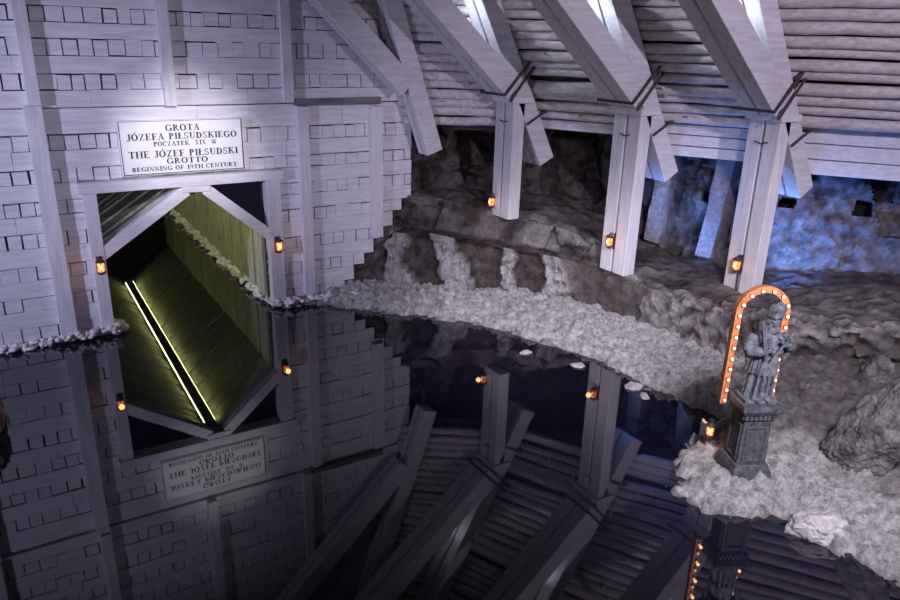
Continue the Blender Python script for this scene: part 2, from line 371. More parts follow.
# ------------------------------------------------------------------ SIGN
def glyphs():
    G = {}
    T, t, sf = 0.215, 0.09, 0.075
    def rect(x0, y0, x1, y1): return [(x0, y0), (x1, y0), (x1, y1), (x0, y1)]
    def stem(x, y0=0.0, y1=1.0, w_=T, s0=True, s1=True):
        o = [rect(x, y0, x + w_, y1)]
        if s0: o.append(rect(x - 0.09, y0, x + w_ + 0.09, y0 + sf))
        if s1: o.append(rect(x - 0.09, y1 - sf, x + w_ + 0.09, y1))
        return o
    def diag(x0, y0, x1, y1, w_): return [[(x0 - w_ / 2, y0), (x0 + w_ / 2, y0), (x1 + w_ / 2, y1), (x1 - w_ / 2, y1)]]
    def ser(x, y, w_=0.17): return [rect(x - w_, y, x + w_, y + sf)]
    def arc(cx, cy, rx, ry, a0, a1, T_=T, t_=t, n=18):
        o = []
        for i in range(n):
            p = []
            for a in (a0 + (a1 - a0) * i / n, a0 + (a1 - a0) * (i + 1) / n):
                a = R(a); p.append(((cx + rx * math.cos(a), cy + ry * math.sin(a)), (cx + (rx - T_) * math.cos(a), cy + (ry - t_) * math.sin(a))))
            o.append([p[0][0], p[1][0], p[1][1], p[0][1]])
        return o
    acute = [[(0.42, 1.08), (0.54, 1.08), (0.66, 1.28), (0.52, 1.28)]]
    O_ = arc(0.43, 0.5, 0.43, 0.52, 0, 360, n=30)
    G['O'] = (0.86, O_); G['\u00d3'] = (0.86, O_ + acute)
    G['C'] = (0.80, arc(0.43, 0.5, 0.43, 0.52, 48, 312) + [rect(0.66, 0.66, 0.73, 0.98)])
    G['G'] = (0.88, arc(0.43, 0.5, 0.43, 0.52, 48, 312) + [rect(0.66, 0.66, 0.73, 0.98)] + stem(0.62, 0.04, 0.44, T, False, True))
    bowl = arc(0.30, 0.73, 0.34, 0.27, -90, 90)
    G['P'] = (0.68, stem(0.08) + bowl + [rect(0.2, 0.94, 0.32, 1.0), rect(0.2, 0.46, 0.32, 0.52)])
    G['R'] = (0.84, G['P'][1] + diag(0.72, 0, 0.40, 0.48, 0.18) + [rect(0.62, 0, 0.86, sf)])
    G['B'] = (0.74, G['P'][1] + arc(0.30, 0.26, 0.40, 0.26, -90, 90) + [rect(0.2, 0, 0.32, 0.06)])
    G['D'] = (0.84, stem(0.08) + arc(0.28, 0.5, 0.52, 0.5, -90, 90) + [rect(0.2, 0.94, 0.3, 1), rect(0.2, 0, 0.3, 0.06)])
    G['T'] = (0.78, stem(0.30, s1=False) + [rect(0.02, 0.94, 0.76, 1.0), rect(0.02, 0.74, 0.08, 1.0), rect(0.70, 0.74, 0.76, 1.0)])
    A_ = diag(0.12, 0, 0.42, 1, 0.06) + diag(0.68, 0, 0.40, 1, 0.19) + [rect(0.22, 0.30, 0.60, 0.36)] + ser(0.12, 0, 0.13) + ser(0.68, 0, 0.17)
    G['A'] = (0.84, A_); G['\u0104'] = (0.84, A_ + [[(0.70, 0), (0.80, 0), (0.74, -0.2), (0.64, -0.18)], rect(0.66, -0.22, 0.84, -0.16)])
    G['J'] = (0.52, stem(0.26, 0.15, 1.0, T, False, True) + arc(0.22, 0.16, 0.21, 0.24, 180, 360, 0.12))
    G['Z'] = (0.76, diag(0.16, 0.03, 0.60, 0.97, 0.18) + [rect(0.06, 0.94, 0.68, 1), rect(0.06, 0, 0.70, 0.06), rect(0.64, 0, 0.70, 0.24), rect(0.06, 0.76, 0.12, 1)])
    E0 = stem(0.08) + [rect(0.2, 0.94, 0.66, 1), rect(0.60, 0.76, 0.66, 1), rect(0.2, 0.48, 0.52, 0.54), rect(0.48, 0.38, 0.53, 0.64)]
    G['F'] = (0.70, E0); G['E'] = (0.74, E0 + [rect(0.2, 0, 0.70, 0.06), rect(0.64, 0, 0.70, 0.24)])
    G['I'] = (0.36, stem(0.10))
    L0 = stem(0.08) + [rect(0.2, 0, 0.68, 0.06), rect(0.62, 0, 0.68, 0.26)]
    G['L'] = (0.70, L0); G['\u0141'] = (0.70, L0 + [[(-0.02, 0.36), (0.46, 0.58), (0.46, 0.67), (-0.02, 0.45)]])
    G['S'] = (0.64, arc(0.32, 0.75, 0.27, 0.27, 25, 270, 0.13, 0.08) + arc(0.32, 0.25, 0.29, 0.27, 90, -155, 0.13, 0.08) + [rect(0.50, 0.72, 0.56, 0.98), rect(0.04, 0.04, 0.10, 0.32)])
    G['U'] = (0.84, stem(0.10, 0.3, 1, T, False) + stem(0.64, 0.3, 1, 0.07, False) + arc(0.405, 0.32, 0.305, 0.34, 180, 360, 0.12, 0.07))
    G['K'] = (0.86, stem(0.08) + diag(0.26, 0.44, 0.66, 1, 0.07) + diag(0.74, 0, 0.40, 0.56, 0.19) + ser(0.74, 0, 0.15) + ser(0.68, 0.945, 0.14))
    G['X'] = (0.82, diag(0.66, 0, 0.18, 1, 0.19) + diag(0.14, 0, 0.66, 1, 0.06) + ser(0.66, 0, 0.16) + ser(0.16, 0, 0.14) + ser(0.2, 0.945, 0.16) + ser(0.66, 0.945, 0.14))
    G['W'] = (1.14, diag(0.36, 0, 0.14, 1, 0.17) + diag(0.38, 0, 0.58, 1, 0.06) + diag(0.78, 0, 0.56, 1, 0.17) + diag(0.80, 0, 1.0, 1, 0.06) + ser(0.14, 0.945, 0.14) + ser(0.56, 0.945, 0.12) + ser(1.0, 0.945, 0.12))
    G['N'] = (0.90, stem(0.12, w_=0.06) + stem(0.72, w_=0.06, s0=False) + diag(0.72, 0, 0.16, 1, 0.18))
    G['H'] = (0.92, stem(0.08) + stem(0.66) + [rect(0.2, 0.47, 0.7, 0.53)])
    G['Y'] = (0.80, stem(0.32, 0, 0.48, T, True, False) + diag(0.40, 0.44, 0.14, 1, 0.18) + diag(0.42, 0.44, 0.68, 1, 0.06) + ser(0.15, 0.945, 0.14) + ser(0.68, 0.945, 0.12))
    G['1'] = (0.44, stem(0.16, s1=False) + [[(0.04, 0.80), (0.16, 0.84), (0.16, 1.0), (0.04, 0.9)]])
    G['9'] = (0.66, arc(0.32, 0.68, 0.29, 0.32, 0, 360, 0.13) + arc(0.22, 0.5, 0.39, 0.5, -70, 25, 0.15))
    G[' '] = (0.42, [])
    return G
GL = glyphs()
def text_mesh(parent, txt, zc_base, cap, width, xc, yf):
    tr = 0.10
    total = sum(GL[c][0] + tr for c in txt) - tr
    sx = width / total; x = 0; b = MB()
    for ch in txt + ' ':
        wd, polys = GL[ch]
        if ch == ' ' and b.v:
            b.build('lettering', INK, parent); b = MB()
        for p in polys:
            pts = [(xc - width / 2 + (x + q[0]) * sx, zc_base + q[1] * cap) for q in p]
            ar = sum(pts[i][0] * pts[(i + 1) % len(pts)][1] - pts[(i + 1) % len(pts)][0] * pts[i][1] for i in range(len(pts)))
            if ar < 0: pts.reverse()
            n = len(pts)
            b.poly([(u, yf, v_) for u, v_ in pts] + [(u, yf + 0.006, v_) for u, v_ in pts], [tuple(range(n)), tuple(range(2 * n - 1, n - 1, -1))] + [(i, n + i, n + (i + 1) % n, (i + 1) % n) for i in range(n)])
        x += wd + tr
sg = empty('wall_sign', (2.63, YF - 0.075, 3.2)); tag(sg, 'white rectangular board with dark bilingual lettering above the tunnel mouth', 'sign')
sb = MB(); sb.box(-1.02, 1.02, -0.03, 0.075, -0.45, 0.45); sb.build('board', SIGN, sg, bevel=0.006)
fr = MB()
for a in ((-1.005, -0.993, -0.438, 0.438), (0.985, 1.005, -0.438, 0.438), (-1.005, 1.005, -0.438, -0.424), (-1.005, 1.005, 0.430, 0.438)):
    fr.box(a[0], a[1], -0.034, -0.02, a[2], a[3])
fr.build('edge_shadow', INK, sg)  # shadow along the board edges, painted as thin dark strips
for txt, base, cap, wd, xc in (('GROTA', 0.255, 0.105, 0.56, 0.0), ('J\u00d3ZEFA PI\u0141SUDSKIEGO', 0.118, 0.105, 1.80, 0.0), ('POCZ\u0104TEK  XIX  W', 0.012, 0.075, 1.04, 0.03),
                               ('THE J\u00d3ZEF PI\u0141SUDSKI', -0.172, 0.110, 1.80, 0.0), ('GROTTO', -0.290, 0.095, 0.68, 0.03), ('BEGINNING OF 19TH CENTURY', -0.395, 0.072, 1.74, 0.0)):
    text_mesh(sg, txt, base + 0.012, cap, wd, xc, -0.035)

# ------------------------------------------------------------------ TRUSSES: posts, struts, rafters, logs, boards
# truss: post front x, y0, y1, post foot z, post top z, rafter slope dx/dz (negative), rafter front x at z=3.9, foot z
TR = [dict(x=6.72, y=12.66, w=0.40, rs=0.34, rx=6.80, foot=2.85),
      dict(x=8.30, y=11.53, w=0.60, zb=1.82, zt=3.96, rs=0.52, rx=8.42, foot=2.72),
      dict(x=9.42, y=9.40, w=0.66, zb=1.10, zt=3.90, rs=0.58, rx=9.52, foot=2.68),
      dict(x=10.60, y=7.50, w=0.60, zb=0.85, zt=3.95, rs=0.63, rx=10.70, foot=2.62),
      dict(x=12.9, y=4.3, w=0.60, zb=0.9, zt=3.95, rs=0.66, rx=13.0, foot=2.6)]
NAMES = ['wall', 'left', 'middle', 'right', 'far']
WHERE = ['against the wooden wall', 'leftmost of the three, nearest the wooden wall', 'middle of the three, left of the blue lit rock', 'rightmost of the three, behind the statue']
def rxz(t, z): return t['rx'] - t['rs'] * (z - 3.9)
def double(root, a, b, depth, w, d):
    hw = w / 2
    for sgn in (-1, 1):
        m = MB(); off = Vector((0, sgn * (hw / 2 + 0.008), 0))
        m.beam(Vector(a) + off, Vector(b) + off, (0, 1, 0), depth, hw - 0.032, d)
        m.build('timber', WOODL if depth[0] != 1 else WOODZ, root, bevel=0.014)
for i, t in enumerate(TR[:4]):
    y = t['y']
    # post
    if 'zb' in t:
        r_ = empty('timber_post', (t['x'], y, t['zb'])); tag(r_, 'white double timber post, ' + WHERE[i], 'post', 'posts standing on the rock ledge')
        h = t['zt'] - t['zb']
        double(r_, (0, 0, -0.12), (0, 0, h), (1, 0, 0), t['w'], 0.27)
        m = MB(); m.tube([(-0.02, -0.12, h - 0.36), (-0.03, 0.0, h - 0.385), (-0.02, 0.12, h - 0.36)], 0.012, 6)
        m.build('staple', IRON, r_)
    # rafter: from foot up to z=8.6
    zt = 8.6
    f = Vector((rxz(t, t['foot']), y, t['foot'])); g = Vector((rxz(t, zt), y, zt))
    d = (g - f).normalized(); nrm = Vector((d.z, 0, -d.x))
    r_ = empty('rafter', f); tag(r_, 'steep white rafter carrying the log roof, ' + (WHERE[i] if i == 0 else 'at the top of the %s post' % NAMES[i]), 'rafter', 'steep rafters under the log roof')
    double(r_, (0, 0, 0), g - f, nrm, t['w'], 0.36)
    # strut
    zs = 4.02
    sx = rxz(t, zs) - 0.20 if i else 6.58
    a = Vector((sx, y, zs)); 
    sl = 1.16 if i else 1.05
    L_ = 4.3
    dv = Vector((-sl, 0, 1)).normalized(); b_ = a + dv * (L_ * math.sqrt(1 + sl * sl))
    nrm2 = Vector((dv.z, 0, -dv.x))
    if i == 0: zs = 3.95
    r_ = empty('diagonal_strut', a); tag(r_, 'thick white diagonal strut leaning out over the water, ' + (WHERE[0] if i == 0 else 'from the top of the %s post' % NAMES[i]), 'strut', 'diagonal struts over the water')
    double(r_, (0, 0, 0), b_ - a, nrm2, t['w'] + 0.02, 0.40)
    if i:
        # bolster on the post head and iron straps around strut and rafter
        m = MB(); m.box(-0.06, 0.42, -t['w'] / 2 - 0.05, t['w'] / 2 + 0.05, 0, 0.12, 0.006)
        o = m.build('post_cap', WOODX, loc=(t['x'], y, t['zt'] - 0.02), bevel=0.012)
        tag(o, 'short white cap block between strut and head of the %s post' % NAMES[i], 'cap block', 'cap blocks on the post heads')
        m = MB(); hw = t['w'] / 2 + 0.04
        p0 = a + dv * 0.12; q0 = p0 + nrm2 * 0.42
        pts = [p0 + Vector((-0.02, hw + 0.12, 0)), p0 + Vector((-0.02, hw, 0)), p0 + Vector((-0.02, -hw, 0)), q0 + Vector((0.25, -hw, 0.28))]
        m.tube([p - a for p in pts], 0.028, 6)
        pts = [p0 + Vector((0.1, -hw, -0.12)), q0 + Vector((0.36, -hw, 0.2))]
        m.tube([p - a for p in pts], 0.024, 6)
        z2 = 3.55; c0 = Vector((rxz(t, z2), y - hw, z2)); c1 = c0 + Vector((0.36, 0, 0.2))
        m.tube([c0 - a, c1 - a], 0.022, 6)
        m.tube([c1 - a, c1 - a + Vector((0.08, 0.0, 0.02)), c1 - a + Vector((0.1, 0.15, 0.0))], 0.022, 6)
        o = m.build('iron_strap', IRON, loc=a); tag(o, 'rusty iron straps clamping strut and rafter above the %s post' % NAMES[i], 'iron strap', 'iron straps on the post heads')
        # floodlight on the back of the strut, shining down at the rafter
        c = a + dv * (2.35) + nrm2 * 0.46
        fl = empty('floodlight', c); tag(fl, 'small floodlight hidden behind the strut above the %s post' % NAMES[i], 'floodlight', 'floodlights on the struts')
        tgt = Vector((rxz(t, 4.9), y, 4.9))
        fl.rotation_euler = (tgt - c).to_track_quat('-Z', 'Y').to_euler()
        m = MB(); m.box(-0.16, 0.16, -0.10, 0.10, 0.0, 0.10); m.build('housing', IRON, fl, bevel=0.01)
        m = MB(); m.box(-0.14, 0.14, -0.08, 0.08, -0.008, 0.001); m.build('front_glass', GLARE, fl)
        lamp('flood_beam', 'SPOT', c + (tgt - c).normalized() * 0.05, tgt, 75, (0.78, 0.86, 1.0), 0.08, 80, 0.8)

def log_line(t, z): return Vector((rxz(t, z) + 0.36 * math.sqrt(1 + t['rs'] ** 2) + 0.10, t['y'], z))
BOT = [3.42, 3.62, 3.72, 3.80]
def smooth_noise(x): return mn.noise(Vector((x, 3.1, 7.7)))
for i in range(4):
    A, B = TR[i], TR[i + 1]
    b = MB(); z = BOT[i] + 0.1; q = 0
    while z < 8.6:
        rad = random.uniform(0.070, 0.105) * (1.45 if random.random() < 0.08 else 1)
        pa, pb = log_line(A, z), log_line(B, z)
        d = (pb - pa); pa = pa - d * 0.12; pb = pb + d * 0.06
        if i == 0: pa = log_line(A, z) + (log_line(A, z) - log_line(B, z)) * 0.3
        pts = []; n = 9; sd = random.uniform(0, 99); r0, r1 = random.uniform(0.85, 1.12), random.uniform(0.85, 1.12)
        tz0, tz1 = random.uniform(-0.025, 0.025), random.uniform(-0.025, 0.025)
        for k in range(n + 1):
            u = k / n; p = pa.lerp(pb, u)
            p.z += tz0 * (1 - u) + tz1 * u + 0.022 * smooth_noise(sd + u * 5); p.x += 0.035 * smooth_noise(sd + 50 + u * 4)
            pts.append(p)
        b.tube(pts, [rad * (r0 * (1 - k / n) + r1 * k / n) * (1 + 0.07 * smooth_noise(sd + 20 + k)) for k in range(n + 1)], 10)
        if random.random() < 0.5:       # a branch stub
            p = pts[random.randint(2, n - 2)]; b.tube([p, p + Vector((-0.16, -0.10, 0.06))], [0.035, 0.02], 6)
        z += rad * 1.95; q += 1
    tag(b.build('ceiling_logs', LOGM, smooth=True), kind='structure')
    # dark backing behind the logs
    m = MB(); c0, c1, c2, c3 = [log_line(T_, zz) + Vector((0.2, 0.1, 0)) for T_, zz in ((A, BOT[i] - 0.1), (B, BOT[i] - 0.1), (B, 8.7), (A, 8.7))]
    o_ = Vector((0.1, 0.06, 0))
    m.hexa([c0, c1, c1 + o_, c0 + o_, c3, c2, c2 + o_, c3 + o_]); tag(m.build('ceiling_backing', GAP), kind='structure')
    # fascia boards under the logs
    if i >= 1:
        z0 = [0, 3.42, 3.14, 3.02][i]; n = [0, 1, 3, 3][i]; hh = (BOT[i] - z0) / n
        for k in range(n):
            pa, pb = log_line(A, 3.5), log_line(B, 3.5); d = pb - pa
            pa = pa - d * 0.04; pb = pb + d * 0.04
            m = MB(); zz = z0 + k * hh + hh / 2
            side = Vector((0, 0, 1)); dep = Vector((-d.y, d.x, 0)).normalized()
            if dep.x < 0: dep = -dep
            m.beam(Vector((pa.x, pa.y, zz)), Vector((pb.x, pb.y, zz)), side, dep, hh - 0.018, 0.10)
            o = m.build('fascia_board', WOODX, bevel=0.01)
            lv = ['lowest', 'middle', 'highest'][k] if n == 3 else 'single'
            tag(o, '%s white fascia board under the logs between the %s post and %s' % (lv, NAMES[i], ('the %s post' % NAMES[i + 1]) if i < 3 else 'the right edge'), 'fascia board', 'fascia boards under the log roof')

# roof over the middle of the chamber
rf = MB(); rf.box(-13, 14, -7, 13.4, 8.9, 9.1); tag(rf.build('ceiling', GAP), kind='structure')

# ------------------------------------------------------------------ ROCK LEDGE AND BACK ROCK WALL
COLS = [  # rows: face bottom, face top, ledge front, step, back, wall mid, wall top
 [(5.0, 13.30, -.3), (5.3, 13.30, .3), (5.6, 13.30, .6), (5.8, 13.30, .9), (6.1, 13.35, 1.3), (6.4, 13.5, 2.4), (6.4, 13.6, 4.6)],
 [(5.55, 12.90, -.3), (6.15, 12.98, .65), (6.45, 13.02, 1.1), (6.75, 13.06, 1.5), (7.1, 13.14, 2.0), (7.25, 13.25, 3.0), (7.3, 13.3, 4.6)],
 [(6.35, 12.55, -.3), (6.65, 12.78, 1.25), (6.85, 12.9, 1.35), (7.0, 12.98, 1.95), (7.6, 13.2, 2.05), (7.8, 13.3, 3.0), (7.9, 13.4, 4.6)],
 [(7.05, 11.95, -.3), (7.2, 12.2, 1.33), (7.45, 12.35, 1.35), (7.6, 12.5, 1.9), (8.4, 13.0, 2.0), (8.6, 13.2, 3.0), (8.7, 13.4, 4.6)],
 [(7.75, 11.3, -.3), (7.85, 11.65, 1.22), (8.1, 11.75, 1.25), (8.22, 11.9, 1.78), (9.4, 12.4, 1.95), (9.7, 12.7, 3.0), (9.9, 12.8, 4.6)],
 [(8.4, 10.75, -.3), (8.5, 11.0, 1.12), (8.75, 11.05, 1.16), (8.85, 11.15, 1.72), (10.1, 11.9, 1.9), (10.4, 12.1, 3.0), (10.6, 12.2, 4.6)],
 [(8.95, 10.25, -.3), (9.05, 10.5, 1.05), (9.25, 10.5, 1.1), (9.45, 10.55, 1.5), (10.8, 11.2, 1.65), (11.1, 11.4, 3.0), (11.3, 11.5, 4.6)],
 [(9.2, 9.4, -.3), (9.32, 9.75, .92), (9.6, 9.8, 1.0), (9.9, 9.85, 1.08), (11.1, 10.3, 1.2), (11.4, 10.5, 2.8), (11.6, 10.6, 4.6)],
 [(9.36, 8.5, -.3), (9.45, 8.75, .93), (9.7, 8.8, .98), (10.1, 8.9, 1.0), (11.3, 9.5, 1.1), (11.6, 9.6, 2.6), (11.9, 9.7, 4.6)],
 [(9.48, 7.5, -.3), (9.65, 7.85, .90), (9.95, 7.9, .95), (10.4, 8.1, .98), (11.5, 8.6, 1.08), (11.9, 8.7, 2.5), (12.4, 8.9, 4.6)],
 [(9.55, 6.6, -.3), (9.8, 7.0, .90), (10.2, 7.05, .95), (10.8, 7.2, 1.0), (12.2, 7.7, 1.1), (12.6, 7.9, 2.5), (13.2, 8.0, 4.6)],
 [(10.0, 6.0, -.3), (9.85, 6.15, 1.0), (10.3, 6.3, 1.05), (11.0, 6.5, 1.1), (12.9, 7.0, 1.2), (13.2, 7.1, 2.5), (13.9, 7.2, 4.6)],
 [(11.2, 5.3, -.3), (10.35, 5.25, 1.12), (10.7, 5.4, 1.15), (11.4, 5.6, 1.2), (13.6, 5.9, 1.3), (14.0, 6.0, 2.5), (14.6, 6.0, 4.6)],
 [(12.0, 4.3, -.3), (11.1, 4.2, 1.15), (11.4, 4.4, 1.2), (12.0, 4.5, 1.3), (14.2, 4.6, 1.4), (14.6, 4.6, 2.5), (15.2, 4.6, 4.6)],
 [(12.0, 2.0, -.3), (12.0, 2.2, 1.1), (12.3, 2.2, 1.2), (12.8, 2.2, 1.3), (14.8, 2.2, 1.4), (15.0, 2.2, 2.5), (15.5, 2.2, 4.6)]]
VR = [0, .17, .22, .31, .5, .72, 1.0]
def rock_point(u, v):
    u = min(max(u, 0), len(COLS) - 1.001); i = int(u); f_ = u - i; f_ = f_ * f_ * (3 - 2 * f_) * 0.5 + f_ * 0.5
    for k in range(len(VR) - 1):
        if v <= VR[k + 1] + 1e-9: break
    g = (v - VR[k]) / (VR[k + 1] - VR[k])
    a = Vector(COLS[i][k]).lerp(Vector(COLS[i][k + 1]), g); b = Vector(COLS[i + 1][k]).lerp(Vector(COLS[i + 1][k + 1]), g)
    return a.lerp(b, f_)
PIL = [(6.55, .16, 0.0), (7.42, .19, -.12), (8.28, .10, .05), (8.93, .12, .03)]     # light salt pillars: x at foot, half width, lean
NICHE = [(11.62, 9.25, 2.27, .11, .08), (12.1, 8.02, 2.33, .10, .09), (12.95, 7.02, 2.33, .11, .11)]
def rock():
    nu, nv = 420, 120
    P = [[rock_point((len(COLS) - 1) * i / nu, j / nv) for j in range(nv + 1)] for i in range(nu + 1)]
    vs, fs, salt = [], [], []
    for i in range(nu + 1):
        for j in range(nv + 1):
            p = P[i][j]; v = j / nv
            du = P[min(i + 1, nu)][j] - P[max(i - 1, 0)][j]; dv = P[i][min(j + 1, nv)] - P[i][max(j - 1, 0)]
            n = du.cross(dv).normalized()
            if n.dot(Vector((-0.6, -0.6, 0.4))) < 0: n = -n
            s = 0.0; disp = 0.0
            q = p * 1.0
            d1 = cells(Vector((p.x * 1.1, p.y * 1.1, p.z * 1.5)))
            crack = min(1.0, (d1[1] - d1[0]) * 3.0)
            blocky = mn.cell(Vector((p.x * 1.2 + 5, p.y * 1.2, p.z * 1.6)))
            f1 = fbm(q * 1.6, 6, 0.8); f2 = fbm(q * 6.0, 4, 0.8)
            edge = 1.0 if i > 45 else 0.25 + 0.75 * i / 45
            if v < .22:                    # the face above the shore
                disp = 0.05 * f1 + 0.03 * f2
                fv = max(0, min(1, v / .17))
                if p.x < 9.1 and p.y > 10.0:
                    disp -= 0.17; 
                    for px, hw, lean in PIL:
                        c = px + lean * (fv - .5) * 2 + 0.03 * f1
                        c += 0.09 * fbm(q * 2.3 + Vector((3, 1, 0)), 4); dd = abs(p.x - c) / (hw * (1.0 + 0.7 * f1))
                        wgt = max(0, min(1, (1.25 - dd) * 4))
                        if wgt > 0 and v < .175:
                            disp += (0.24 + 0.10 * f2 + 0.08 * f1) * wgt; s = max(s, wgt * (1.0 + 0.4 * f1))
                    if v > .16: disp += 0.12 * min(1, (v - .16) / .01); 
                    s += 0.25 * max(0, f2 - 0.1)
                elif p.x < 9.5 and p.y > 8.6:
                    disp += -0.04; s = 0.10 + 0.4 * max(0, f1 - .2)
                else:
                    disp += 0.05 * f2; s = 0.36 + 0.55 * f2 + 0.3 * f1
                    if fv < 0.25: s *= fv / 0.25
                    if p.x > 9.75 and fv < .8: s *= 0.25  # colour darkened in the hollow too, deepening the shade under the overhang
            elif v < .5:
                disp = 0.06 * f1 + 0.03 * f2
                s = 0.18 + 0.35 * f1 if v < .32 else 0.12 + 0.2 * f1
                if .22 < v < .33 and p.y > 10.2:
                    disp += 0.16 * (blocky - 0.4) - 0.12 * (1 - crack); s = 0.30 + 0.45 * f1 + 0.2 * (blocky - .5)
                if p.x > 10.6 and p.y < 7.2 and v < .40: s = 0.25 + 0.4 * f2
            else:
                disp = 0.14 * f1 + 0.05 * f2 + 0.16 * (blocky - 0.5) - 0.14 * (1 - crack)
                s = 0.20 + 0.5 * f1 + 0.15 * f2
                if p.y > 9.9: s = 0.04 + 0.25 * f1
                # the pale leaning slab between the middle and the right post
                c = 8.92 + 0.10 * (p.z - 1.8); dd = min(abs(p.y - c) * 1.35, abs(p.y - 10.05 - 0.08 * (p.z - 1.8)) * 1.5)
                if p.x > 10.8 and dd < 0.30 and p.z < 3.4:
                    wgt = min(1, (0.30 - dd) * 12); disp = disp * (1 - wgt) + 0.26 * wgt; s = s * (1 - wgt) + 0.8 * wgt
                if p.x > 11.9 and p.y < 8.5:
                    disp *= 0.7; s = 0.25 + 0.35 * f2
                for nx, ny, nz, wy, wz in NICHE:
                    if abs(p.y - ny) < wy and abs(p.z - nz) < wz and p.x > 10.8:
                        disp = -0.75; s = 0  # inside of the niche coloured darkest to deepen its shade
            vs.append(p + n * disp * edge); salt.append(max(0.0, min(1.0, s)))
    for i in range(nu):
        for j in range(nv):
            a = i * (nv + 1) + j
            fs.append((a, a + 1, a + nv + 2, a + nv + 1))
    m = MB(); m.v = [tuple(p) for p in vs]; m.f = fs
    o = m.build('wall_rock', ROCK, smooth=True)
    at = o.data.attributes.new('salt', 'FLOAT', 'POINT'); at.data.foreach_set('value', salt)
    try: o.data.set_sharp_from_angle(angle=R(38))
    except Exception: pass
    tag(o, kind='structure')
rock()

# ------------------------------------------------------------------ SALT SHORE
SH = [(4.2, 13.3), (4.3, 12.93), (5.14, 12.80), (5.5, 12.2), (5.76, 11.85), (6.4, 11.37), (6.9, 10.7), (7.37, 10.04), (7.6, 9.4), (7.85, 8.88), (8.1, 8.12), (8.07, 7.39), (8.1, 6.77), (8.25, 6.12), (8.38, 5.75),
      (8.0, 5.45), (7.5, 5.36), (7.0, 5.34), (6.6, 5.08), (6.28, 4.72), (6.36, 4.30), (6.72, 4.02), (6.95, 3.75), (6.98, 3.3), (7.0, 3.0), (7.05, 2.69), (7.15, 1.4), (16, 1.4), (16, 13.3)]
def sdist(x, y):
    ins = False; best = 1e9; n = len(SH)
    for i in range(n):
        x1, y1 = SH[i]; x2, y2 = SH[(i + 1) % n]
        if (y1 > y) != (y2 > y) and x < (x2 - x1) * (y - y1) / (y2 - y1) + x1: ins = not ins
        if i < n - 3:
            dx, dy = x2 - x1, y2 - y1; t_ = max(0, min(1, ((x - x1) * dx + (y - y1) * dy) / (dx * dx + dy * dy)))
            best = min(best, math.hypot(x - x1 - t_ * dx, y - y1 - t_ * dy))
    return best if ins else -best
def shore():
    st = 0.036; x0, x1, y0, y1 = 4.0, 12.4, 1.5, 13.25
    nx, ny = int((x1 - x0) / st), int((y1 - y0) / st)
    idx = {}; vs = []; fs = []; salt = []
    for i in range(nx + 1):
        for j in range(ny + 1):
            x, y = x0 + i * st, y0 + j * st
            d = sdist(x, y)
            if d < -0.7: continue
            if x - 9.9 > 1.0 and y > 5.5: continue
            d += 0.10 + 0.12 * fbm((x * 1.8, y * 1.8, 0), 4) + 0.04 * fbm((x * 6, y * 6, 3), 3)
            h = 0.22 * (1 - math.exp(-d / 0.22)) if d > 0 else max(-0.4, d * 0.9)
            v1 = cells((x * 6.5, y * 6.5, 0.3))[0]; v2 = cells((x * 14, y * 14, 1.3))[0]
            lump = 0.18 * (0.5 - v1) + 0.12 * (0.5 - v2)
            h += lump * (0.9 if d < 1.2 else 0.6) + 0.05 * fbm((x * 2.2, y * 2.2, 5), 4)
            if d > 0: h += 0.035 * d
            # brown dirt behind the statue rises to the rock
            inner = max(0, min(1, (x - 7.6) / 1.3)) * (1 if y < 5.7 else max(0, 1 - (y - 5.7) / 0.9))
            h += 0.28 * inner
            s = 1.0 - 0.95 * max(0, min(1, inner * 1.5 - 0.1 + 0.6 * fbm((x * 2, y * 2, 9), 4)))
            s += 0.1
            s += 0.25 * fbm((x * 5, y * 5, 2), 3)
            if d < 0.03: s *= 0.45
            idx[i, j] = len(vs); vs.append((x, y, h)); salt.append(max(0, min(1, s)))
    for i in range(nx):
        for j in range(ny):
            k = [(i, j), (i + 1, j), (i + 1, j + 1), (i, j + 1)]
            if all(q in idx for q in k): fs.append(tuple(idx[q] for q in k))
    m = MB(); m.v = vs; m.f = fs; o = m.build('floor', SHORE, smooth=True)
    at = o.data.attributes.new('salt', 'FLOAT', 'POINT'); at.data.foreach_set('value', salt)
    tag(o, kind='structure')
shore()

def crust(name, pts, r0, label, seed, mtl=SALTM, per=60):
    rnd = random.Random(seed); m = MB()
    for a, b in zip(pts[:-1], pts[1:]):
        a, b = Vector(a), Vector(b); n = int((b - a).length * per)
        for q in range(n):
            p = a.lerp(b, rnd.random()); r = r0 * rnd.uniform(0.5, 1.15)
            off = Vector((rnd.gauss(0, r0 * 0.9), rnd.gauss(0, r0 * 0.9), rnd.uniform(-0.05, r0 * 1.0)))
            m.ball(p + off, r, (rnd.uniform(0.8, 1.3), rnd.uniform(0.8, 1.3), rnd.uniform(0.5, 0.9)), 7, 5)
    o = m.build(name, mtl, smooth=True)
    tag(o, label, 'salt crust', kind='stuff')
crust('salt_crust', [(-6, 12.98, 0.05), (-0.1, 12.98, 0.05), (0.6, 12.93, 0.1), (1.25, 12.95, 0.12), (1.2, 13.3, 0.1)], 0.062, 'lumpy white salt crust along the wall foot left of the tunnel', 3)
crust('salt_crust', [(3.98, 13.2, 0.1), (4.15, 12.92, 0.1), (4.9, 12.9, 0.1), (5.6, 12.75, 0.1)], 0.062, 'lumpy white salt crust along the wall foot right of the tunnel', 4)
crust('salt_crust', [(3.96, 13.4, 0.06), (3.97, 23.9, 0.06)], 0.065, 'salt crust at the waterline along the right wall inside the tunnel', 5, per=34)

